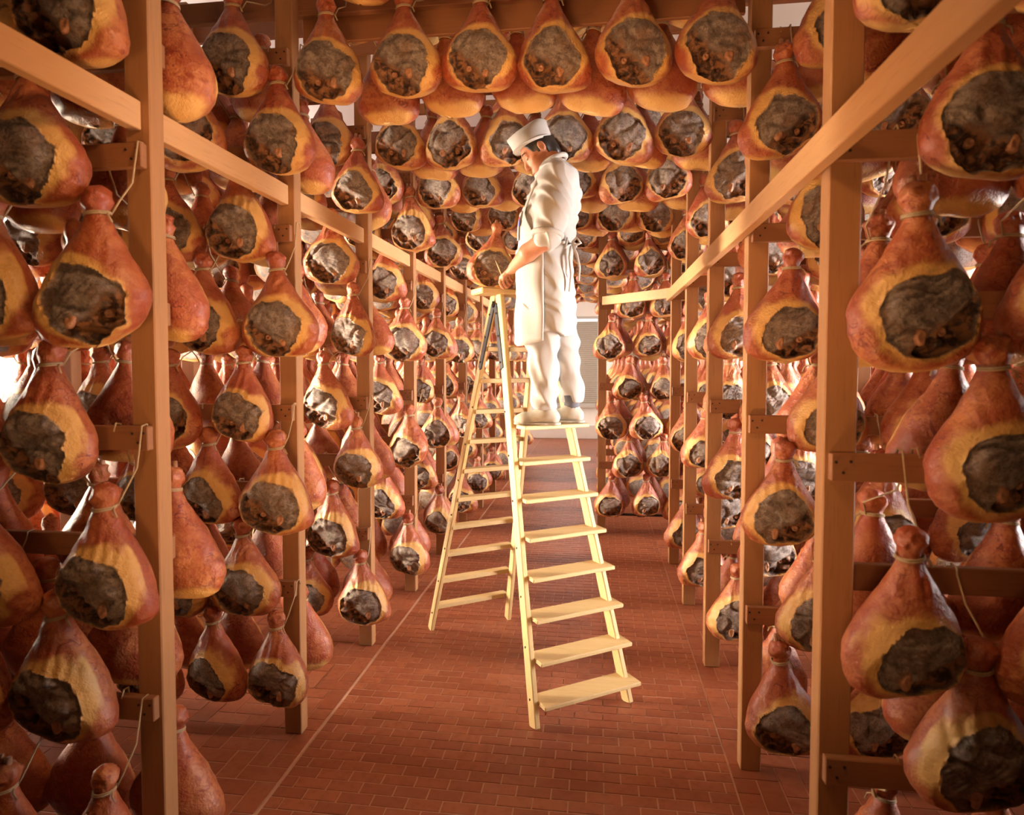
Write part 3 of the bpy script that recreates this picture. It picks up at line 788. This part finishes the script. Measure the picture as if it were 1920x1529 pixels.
mb = MB(); t = MB().box(-.135, (TRp - TLp).length + .10, -.085, .085, 0, .036, .008)
mb.add([TLp - LO + uu * v[0] + vv * v[1] + Vector((0, 0, v[2] - .005)) for v in t.v], t.f); mb.build('top_cap', M['tread'], lad)
bo = MB()
for A0, B0, sg in ((FLp, TLp, -1), (RLp, TLp, -1), (FRp, TRp, 1)):
    for k in range(8):
        p = on(A0, B0, .13 + .24 * k) - LO + uu * sg * .015; bo.add(*(lambda q: (q.v, q.f))(MB().lathe([(.006, -.003), (.006, .003)], tuple(p), 8, 'x')))
bo.build('bolts', M['iron'], lad)

# ------------------------------------------------------------------ implicit surfaces for the figure
class Field:
    def __init__(s, lo, hi, h):
        s.lo = np.array(lo, float); s.h = h; s.n = np.ceil((np.array(hi) - s.lo) / h).astype(int) + 1
        s.D = np.full(s.n, 1.0)
    def sub(s, lo, hi):
        a = np.maximum(((np.array(lo) - s.lo) / s.h).astype(int), 0); b = np.minimum(((np.array(hi) - s.lo) / s.h).astype(int) + 2, s.n)
        if (b <= a).any(): return None, None
        g = np.meshgrid(*[s.lo[k] + s.h * np.arange(a[k], b[k]) for k in range(3)], indexing='ij')
        return (slice(a[0], b[0]), slice(a[1], b[1]), slice(a[2], b[2])), np.stack(g, -1)
    def smin(s, sl, d, k):
        e = s.D[sl]; hh = np.clip(.5 + .5 * (e - d) / k, 0, 1); s.D[sl] = e * (1 - hh) + d * hh - k * hh * (1 - hh)
    def cone(s, a, b, r1, r2, k=.02, sy=1.0):
        a, b = np.array(a, float), np.array(b, float); R = max(r1, r2) * max(1, 1 / sy) + 2 * k + .02
        sl, P = s.sub(np.minimum(a, b) - R, np.maximum(a, b) + R)
        if sl is None: return s
        S = np.array([1, sy, 1]); ab = (b - a) * S; pa = (P - a) * S; t = np.clip((pa @ ab) / max(ab @ ab, 1e-9), 0, 1)
        d = np.linalg.norm(pa - t[..., None] * ab, axis=-1) - (r1 + (r2 - r1) * t); s.smin(sl, d, k); return s
    def ell(s, c, r, axes=None, k=.02, sub=False):
        c, r = np.array(c, float), np.array(r, float); R = r.max() + 2 * k + .02; sl, P = s.sub(c - R, c + R)
        if sl is None: return s
        q = P - c
        if axes is not None: q = q @ np.array(axes).T
        m_ = np.linalg.norm(q / r, axis=-1); g = np.linalg.norm(q / r ** 2, axis=-1) + 1e-9; d = m_ * (m_ - 1) / g
        if sub:
            e = s.D[sl]; d = -d; hh = np.clip(.5 - .5 * (e - d) / k, 0, 1); s.D[sl] = e * (1 - hh) + d * hh + k * hh * (1 - hh)
        else: s.smin(sl, d, k)
        return s
    def grid(s):
        return np.stack(np.meshgrid(*[s.lo[k] + s.h * np.arange(s.n[k]) for k in range(3)], indexing='ij'), -1)
    def mesh(s, name, mat, fold=None):
        D = s.D; ins = D < 0; n = s.n
        c = np.zeros(tuple(n - 1), int)
        for dx in (0, 1):
            for dy in (0, 1):
                for dz in (0, 1): c += ins[dx:n[0] - 1 + dx, dy:n[1] - 1 + dy, dz:n[2] - 1 + dz]
        act = (c > 0) & (c < 8); idx = np.full(act.shape, -1); ijk = np.argwhere(act); idx[tuple(ijk.T)] = np.arange(len(ijk))
        acc = np.zeros((len(ijk), 3)); w = np.zeros(len(ijk))
        cor = [(x, y, z) for x in (0, 1) for y in (0, 1) for z in (0, 1)]
        for p in cor:
            for ax in range(3):
                if p[ax]: continue
                q = list(p); q[ax] = 1
                d0 = D[tuple((ijk + p).T)]; d1 = D[tuple((ijk + q).T)]; cr = (d0 < 0) != (d1 < 0)
                t = np.where(cr, d0 / np.where(cr, d0 - d1, 1), 0); pt = np.repeat(np.array([p], float), len(ijk), 0); pt[:, ax] += t
                acc += pt * cr[:, None]; w += cr
        V = s.lo + s.h * (ijk + acc / np.maximum(w, 1)[:, None])
        F = []
        for ax in range(3):
            o1, o2 = (ax + 1) % 3, (ax + 2) % 3
            sl0 = [slice(None)] * 3; sl1 = [slice(None)] * 3; sl0[ax] = slice(0, n[ax] - 1); sl1[ax] = slice(1, n[ax])
            ch = ins[tuple(sl0)] != ins[tuple(sl1)]; e = np.argwhere(ch); e = e[(e[:, o1] > 0) & (e[:, o2] > 0) & (e[:, o1] < n[o1] - 1) & (e[:, o2] < n[o2] - 1)]
            d1 = np.zeros(3, int); d1[o1] = 1; d2 = np.zeros(3, int); d2[o2] = 1
            q = np.stack([idx[tuple((e - d1 - d2).T)], idx[tuple((e - d2).T)], idx[tuple(e.T)], idx[tuple((e - d1).T)]], -1)
            inside = ins[tuple(e.T)]; q[~inside] = q[~inside][:, ::-1]; F.append(q)
        F = np.concatenate(F); F = F[(F >= 0).all(1)]
        for _ in range(2):                     # light smoothing
            S = np.zeros_like(V); cnt = np.zeros(len(V))
            for a in range(4):
                i0, i1 = F[:, a], F[:, (a + 1) % 4]
                np.add.at(S, i0, V[i1]); np.add.at(cnt, i0, 1); np.add.at(S, i1, V[i0]); np.add.at(cnt, i1, 1)
            V = .5 * V + .5 * S / np.maximum(cnt, 1)[:, None]
        if fold is not None: V = fold(V)
        return np_mesh(name, V, F, mat)

# ------------------------------------------------------------------ the man (faces -x, his left side towards the ladder front)
MO = Vector((-.285, 3.626, 1.504))
pr = np.array
hp_ = math.radians(38)
HF = pr([-math.cos(hp_) * .97, -.24, -math.sin(hp_)]); HF /= np.linalg.norm(HF)
HU = pr([-math.sin(hp_), 0, math.cos(hp_)]); HU -= HF * (HU @ HF); HU /= np.linalg.norm(HU); HS = np.cross(HU, HF)   # towards his left
HC = pr([-.052, 0, 1.505])
def hd(f, s_, u): return HC + HF * f + HS * s_ + HU * u
AX = [HF, HS, HU]
# near hand (his left) and far hand close on the ham
WR = pr([-.188, -.066, .868]); KN = pr([-.246, .024, .842])
def hand(fd, wr, kn, up, side):
    """palm from wrist to knuckles, four fingers curling from the knuckles, thumb from the palm's side"""
    wr, kn = pr(wr), pr(kn); ax = kn - wr; ax = ax / np.linalg.norm(ax); up = pr(up, ) - ax * (pr(up) @ ax); up /= np.linalg.norm(up); sd = np.cross(ax, up) * side
    for q in (-1, 0, 1): fd.cone(wr + sd * q * .014, kn + sd * q * .028, .020, .016, .008)
    for n, (o_, L) in enumerate(((-.037, .85), (-.0125, 1.02), (.0125, 1.08), (.037, .98))):
        p0 = kn + sd * o_; p1 = p0 + (ax * .85 - up * .35) * .040 * L; p2 = p1 + (ax * .35 - up * .95) * .027 * L; p3 = p2 + (-ax * .25 - up * .9) * .02 * L
        fd.cone(p0, p1, .0105, .0098, .004); fd.cone(p1, p2, .0098, .009, .004); fd.cone(p2, p3, .009, .0076, .004)
    t0 = wr + ax * .03 + sd * .026; t1 = t0 + (ax * .6 + sd * .7 - up * .15) * .036; t2 = t1 + (ax * .9 + sd * .1 - up * .35) * .03
    fd.cone(t0, t1, .012, .0105, .006); fd.cone(t1, t2, .0105, .0085, .004)
b = Field((-.46, -.38, -.02), (.34, .50, 1.68), .0058)
# trunk and legs, hidden by the clothes, keep the figure one surface
b.cone((.005, -.07, .80), (.005, .07, .80), .09, .09, .04).cone((.0, 0, .85), (.035, 0, 1.22), .105, .12, .05, .85).cone((.055, -.13, 1.31), (.055, .13, 1.31), .075, .075, .05)
b.cone((.005, -.07, .80), (-.03, -.075, .42), .075, .055).cone((-.03, -.075, .42), (-.005, -.075, .09), .052, .035).cone((-.01, -.075, .05), (-.12, -.075, .03), .03, .025)
b.cone((.02, .07, .80), (.09, .08, .43), .075, .055).cone((.09, .08, .43), (.125, .085, .10), .052, .035).cone((.12, .085, .05), (.02, .085, .03), .03, .025)
# neck and head
b.cone((.052, 0, 1.36), hd(-.045, 0, -.06), .060, .054, .03)
b.ell(hd(-.015, 0, .035), (.098, .076, .092), AX, .02).ell(hd(.030, 0, -.030), (.062, .060, .072), AX, .025).ell(hd(.050, 0, -.078), (.040, .040, .034), AX, .02)
b.ell(hd(.074, 0, -.100), (.018, .02, .016), AX, .012)
b.cone(hd(.084, 0, .018), hd(.108, 0, -.028), .009, .013, .010).ell(hd(.100, 0, -.032), (.013, .018, .010), AX, .008)
b.cone(hd(.074, -.03, .036), hd(.074, .03, .036), .014, .014, .012)
for s_ in (-1, 1):
    b.ell(hd(.090, s_ * .031, .012), (.016, .016, .011), AX, .010, True); b.ell(hd(.072, s_ * .031, .012), (.014, .015, .012), AX, .004)
    b.ell(hd(.055, s_ * .046, -.022), (.024, .018, .02), AX, .015)
    b.ell(hd(-.012, s_ * .080, .005), (.021, .010, .033), AX, .006); b.ell(hd(-.006, s_ * .090, .006), (.010, .007, .018), AX, .004, True)
b.ell(hd(.083, 0, -.062), (.013, .024, .007), AX, .006).ell(hd(.080, 0, -.076), (.012, .021, .007), AX, .006)
# arms
b.cone((.065, -.185, 1.29), (.010, -.268, .985), .054, .050, .02).cone((.010, -.268, .985), (-.092, -.215, .925), .050, .046, .02).cone((-.092, -.215, .925), WR, .046, .031, .02)
hand(b, WR, KN, (-.2, -.55, .8), -1)
EF = pr([-.05, .262, 1.02]); WF = pr([-.195, .278, .95]); KF = pr([-.275, .266, .92])
b.cone((.055, .185, 1.29), EF, .052, .044, .02).cone(EF, WF, .046, .027, .02); hand(b, WF, KF, (-.3, .7, .6), 1)
man = link('person', b.mesh('person', M['skin'])); man.location = MO
tag(man, 'man in white cap, smock and apron bending over a ham atop the ladder', 'person')

# hair, brows, lips
ct = math.radians(22); CF = Vector((-math.cos(ct), -.16, -math.sin(ct))).normalized(); CU = Vector((-math.sin(ct), 0, math.cos(ct))); CU = (CU - CF * CU.dot(CF)).normalized(); CS = CU.cross(CF)
CC = Vector(hd(-.006, 0, .062))
hf = Field(tuple(HC - .16), tuple(HC + .16), .0048)
hf.ell(hd(-.022, 0, .034), (.103, .083, .096), AX, .01).ell(hd(-.075, 0, -.025), (.040, .060, .06), AX, .02)
G = hf.grid() - HC; f_ = G @ HF; u_ = G @ HU; s_ = np.abs(G @ HS)
cutp = np.maximum(f_ - (.045 + .25 * (u_ - .02)), np.minimum(-(u_ - .004), (f_ - (-.030))))        # hairline and around the ears
cutp = np.minimum(cutp, np.maximum(np.abs(f_ - .012) - .008, -u_ - .012))
hf.D = np.maximum(np.maximum(hf.D, cutp), (hf.grid() - pr(CC)) @ pr(CU) - .012)
link('hair', hf.mesh('hair', M['hair']), man)
for s_ in (-1, 1):
    MB().tube([hd(.086, s_ * .014, .037), hd(.088, s_ * .03, .043), hd(.074, s_ * .048, .038)], [.003, .0042, .002], 6).build('eyebrow', M['hair'], man, True)
    MB().tube([hd(.0845, s_ * .019, .007), hd(.0875, s_ * .031, .004), hd(.080, s_ * .043, .007)], [.0012, .002, .0012], 5).build('eyelashes', M['hair'], man, True)
M['lip'] = plain('lips', (.50, .17, .12), .45)
MB().tube([hd(.084, -.021, -.070), hd(.0955, 0, -.068), hd(.084, .021, -.070)], [.002, .0045, .002], 8).build('lips', M['lip'], man, True)

# smock with short rolled sleeves
TZ = pr([.49, .60, .75, .88, .98, 1.10, 1.22, 1.32, 1.39, 1.44, 1.47])
TC = pr([-.01, -.008, -.01, -.012, -.012, .005, .028, .045, .052, .046, .030])
TA = pr([.158, .158, .156, .150, .146, .150, .150, .138, .112, .080, .062])
TB = pr([.215, .212, .208, .198, .188, .200, .212, .212, .180, .105, .072])
s = Field((-.26, -.40, .44), (.27, .36, 1.52), .0085)
G = s.grid(); z = G[..., 2]; a_ = np.interp(z, TZ, TA); b_ = np.interp(z, TZ, TB); c_ = np.interp(z, TZ, TC)
rad = np.sqrt(((G[..., 0] - c_) / a_) ** 2 + (G[..., 1] / b_) ** 2); d = (rad - 1) * np.minimum(a_, b_)
ang = np.arctan2(G[..., 1], G[..., 0] - c_)
low = np.clip((.95 - z) / .35, 0, 1)
d = d - .009 * low * np.sin(ang * 9 + 2 * np.sin(ang * 2)) * np.clip(1.1 - (.0 if True else 0), 0, 1)
s.D = np.maximum(d, np.maximum(.50 + .012 * np.sin(ang * 3) - z, z - 1.468))
s.cone((.068, -.165, 1.315), (.045, -.235, 1.14), .088, .090, .05).cone((.045, -.235, 1.14), (.016, -.260, 1.01), .090, .084, .03)
s.cone((.060, .165, 1.315), (-.03, .225, 1.12), .088, .088, .05).cone((-.03, .225, 1.12), (-.075, .242, 1.04), .088, .08, .03)
def folds(V):
    n = fbm(V * pr([9, 9, 5]) + 3, 31, 3); return V + pr([.010, .007, 0]) * n[:, None] + pr([.006, .004, .002]) * np.sin(V[:, [2]] * 60 + V[:, [0]] * 70 + 6 * fbm(V * 5, 7, 2)[:, None])
smock = link('smock', s.mesh('smock', M['white'], folds), man)
cuff = lambda c, ax, r: [Vector(c) + (Vector(ax).orthogonal().normalized() * math.cos(t) + Vector(ax).cross(Vector(ax).orthogonal()).normalized() * math.sin(t)) * r for t in np.linspace(0, 2 * math.pi, 25)[:-1]]
MB().tube(cuff((.014, -.262, 1.008), (.02, .05, .3), .074), .017, 8, True).build('rolled_cuff', M['white'], smock, True)
MB().tube(cuff((-.078, .244, 1.03), (.06, -.03, .3), .070), .016, 8, True).build('rolled_cuff', M['white'], smock, True)
MB().tube([(.030 + .066 * math.cos(t), .073 * math.sin(t), 1.462 + .03 * math.cos(t)) for t in np.linspace(.0, 2 * math.pi, 29)[:-1]], .014, 8, True).build('collar', M['white'], smock, True)

# apron: a curved cloth on the smock's front, tied behind
def apron_sheet(z0, z1, nz, half, off, nt=44):
    V = []; F = []
    for layer in (0, 1):
        for i in range(nz + 1):
            z = z0 + (z1 - z0) * i / nz; a_ = np.interp(z, TZ, TA); b_ = np.interp(z, TZ, TB); c_ = np.interp(z, TZ, TC); hw = half(z)
            for j in range(nt + 1):
                t = -hw + 2 * hw * j / nt; wv = .006 * math.sin(t * 7 + z * 5) * max(0, min(1, (.95 - z) / .3)) + .004 * math.sin(z * 23 + t * 3)
                r = 1; o_ = off + wv + (.004 if layer else 0) + .012 * max(0, (.9 - z))
                dz = -.02 * math.sin(t * 2.2) if i == 0 else 0
                V.append((c_ - (a_ + o_) * math.cos(t), -(b_ + o_) * math.sin(t), z + dz))
    n1 = (nz + 1) * (nt + 1)
    for i in range(nz):
        for j in range(nt):
            a = i * (nt + 1) + j; q = (a, a + 1, a + nt + 2, a + nt + 1); F.append(q); F.append(tuple(n1 + k for k in q[::-1]))
    edge = [j for j in range(nt + 1)] + [i * (nt + 1) + nt for i in range(1, nz + 1)] + [nz * (nt + 1) + j for j in range(nt - 1, -1, -1)] + [i * (nt + 1) for i in range(nz - 1, 0, -1)]
    for k in range(len(edge)): a, c = edge[k], edge[(k + 1) % len(edge)]; F.append((c, a, n1 + a, n1 + c))
    return V, F
V, F = apron_sheet(.455, 1.20, 34, lambda z: 1.60 if z < .96 else max(.62, 1.60 - (z - .96) * 5.0), .012)
ap = MB().add(V, F).build('apron', M['apron'], man, True)
V, F = apron_sheet(1.03, 1.17, 5, lambda z: .50, .020, 14); MB().add(V, F).build('pocket', M['apron'], ap, True)
def on_coat(t, z, off):
    a_ = np.interp(z, TZ, TA); b_ = np.interp(z, TZ, TB); c_ = np.interp(z, TZ, TC); return Vector((c_ - (a_ + off) * math.cos(t), -(b_ + off) * math.sin(t), z))
for mat, za, zb, nm, dt in ((M['blue_ink'], 1.085, 1.128, 'blue_emblem', .0), (M['red_ink'], 1.122, 1.142, 'red_emblem_arc', -.03)):
    mb = MB(); vs = []; fs = []
    for i in range(7):
        z = za + (zb - za) * i / 6; h_ = .055 * math.sqrt(max(.04, 1 - ((i - 3) / 3.2) ** 2))
        vs += [on_coat(.52 + dt - h_ - (z - 1.1) * 1.5, z, .0305), on_coat(.52 + dt + h_ - (z - 1.1) * 1.5, z, .0305)]
        if i: fs.append((2 * i - 2, 2 * i - 1, 2 * i + 1, 2 * i))
    mb.add(vs, fs).build(nm, mat, ap)
belt = [on_coat(t, .975 - .02 * math.cos(t), .016) for t in np.linspace(-math.pi, math.pi, 41)[:-1]]
mb = MB().tube(belt, .010, 6, True)
kx = on_coat(2.55, .985, .03)
mb.build('apron_belt', M['apron'], ap, True)
mb = MB().tube([kx, kx + Vector((.03, -.02, .03)), kx + Vector((.05, -.01, .0)), kx + Vector((.02, -.005, -.01)), kx], .008, 6)
mb.tube([kx, kx + Vector((-.02, -.05, .02)), kx + Vector((-.03, -.05, -.03)), kx], .008, 6)
mb.tube([kx, kx + Vector((.03, -.01, -.06)), kx + Vector((.045, -.005, -.13)), kx + Vector((.04, 0, -.20))], [.008, .007, .006, .005], 6)
mb.tube([kx, kx + Vector((-.01, -.03, -.08)), kx + Vector((.0, -.03, -.17)), kx + Vector((-.01, -.025, -.26))], [.008, .007, .006, .005], 6)
mb.build('apron_bow', M['apron'], ap, True)
MB().tube([on_coat(.62, 1.19, .014), on_coat(.9, 1.33, .012), Vector((.03, -.085, 1.455)), Vector((.085, 0, 1.47)), Vector((.03, .085, 1.455)), on_coat(-.9, 1.33, .012), on_coat(-.62, 1.19, .014)], .007, 6).build('neck_strap', M['apron'], ap, True)

# trousers, socks, shoes
t = Field((-.20, -.22, .03), (.26, .22, .90), .0085)
t.cone((.01, -.078, .80), (-.025, -.078, .50), .105, .099, .03).cone((-.025, -.078, .50), (-.012, -.078, .12), .098, .070, .03)
t.cone((.035, .08, .80), (.085, .08, .46), .105, .086, .03).cone((.085, .08, .46), (.135, .085, .14), .082, .066, .03)
G = t.grid(); t.D = np.maximum(t.D, np.where(G[..., 1] < .0, .085, .115) - .12 * np.clip(G[..., 0] - .04, -.1, .1) * 0 - G[..., 2])
link('trousers', t.mesh('trousers', M['white'], lambda V: V + pr([.010, .008, 0]) * fbm(V * pr([10, 10, 5]), 77, 3)[:, None] + pr([.006, .004, 0]) * np.sin(V[:, [2]] * 45 + V[:, [0]] * 50 + 5 * fbm(V * 4, 5, 2)[:, None])), man)
for sx, sy in ((0, -.074), (.128, .070)):
    f = Field((sx - .24, sy - .07, -.03), (sx + .10, sy + .07, .14), .0062)
    f.cone((sx + .035, sy, .042), (sx - .02, sy, .062), .040, .040, .02).cone((sx - .02, sy, .05), (sx - .125, sy, .028), .043, .038, .02, .9).cone((sx - .125, sy, .028), (sx - .155, sy, .026), .038, .030, .02)
    f.cone((sx + .005, sy, .09), (sx + .01, sy, .06), .042, .045, .02)
    G = f.grid(); f.D = np.maximum(f.D, np.maximum(.004 - G[..., 2], G[..., 2] - .105))
    sh = link('shoe', f.mesh('shoe', M['shoe']), man)
    f = Field((sx - .24, sy - .07, -.03), (sx + .10, sy + .07, .04), .006)
    f.cone((sx + .035, sy, .01), (sx - .03, sy, .01), .045, .044, .02).cone((sx - .03, sy, .01), (sx - .15, sy, .01), .046, .036, .02)
    G = f.grid(); f.D = np.maximum(f.D, np.maximum(.0 - G[..., 2], G[..., 2] - .016))
    link('sole', f.mesh('sole', M['shoe']), sh)
    MB().tube([(sx + .005, sy, .08), (sx + .0, sy, .16)], [.044, .046], 14).build('sock', M['sock'], man, True)

# cap: a boat-shaped cotton cap following the head's tilt
vs = []; fs = []
rings = [(.114, .089, -.006), (.115, .089, .02), (.117, .085, .06), (.120, .078, .088), (.115, .071, .094), (.085, .05, .088), (.05, .02, .092), (.004, .002, .094)]
nn = 40
for a, bb, h in rings:
    for j in range(nn):
        q = 2 * math.pi * j / nn; cxx = math.cos(q); p = CC + CF * (a * cxx * (1 + .05 * (h / .09) * (cxx > 0))) + CS * (bb * math.sin(q)) + CU * (h - .012 * (h / .09) * cxx - .006 * (h > .05) * math.sin(2.2 * q))
        vs.append(p + CS * .003 * math.sin(5 * q + 40 * h))
for i in range(len(rings) - 1):
    for j in range(nn): fs.append((i * nn + j, i * nn + (j + 1) % nn, (i + 1) * nn + (j + 1) % nn, (i + 1) * nn + j))
fs.append(tuple(range((len(rings) - 1) * nn, len(rings) * nn)))
fs.append(tuple(range(nn)))
cap = MB().add(vs, fs).build('cap', M['apron'], man, True)
MB().tube([CC + CF * 1.02 * a_ + CS * b_ + CU * .004 for a_, b_ in [(.113 * math.cos(q), .090 * math.sin(q)) for q in np.linspace(0, 2 * math.pi, 41)[:-1]]], .004, 6, True).build('cap_hem', M['apron'], cap, True)

# the ham he is testing, standing on the ladder's top cap, and the bone needle in his hand
hm = make_ham(Matrix.Translation((-.592, 3.774, 2.672)) @ Matrix.Rotation(.25, 4, 'Z') @ Matrix.Rotation(math.radians(-6), 4, 'X') @ Matrix.Rotation(math.radians(8), 4, 'Y') @ Matrix.Scale(.84, 4), 4, None, 'ham standing on the ladder top in front of the man', None, True)
o = MB().tube([Vector((0, 0, 0)), Vector((-.02, -.01, .05)), Vector((-.035, -.015, .085))], [.0035, .003, .001], 6).build('testing_needle', plain('pale_bone', (.8, .68, .42), .5), None, True, MO + Vector((-.266, .024, .840)))
tag(o, "pale bone testing needle held in the man's hand", 'needle')
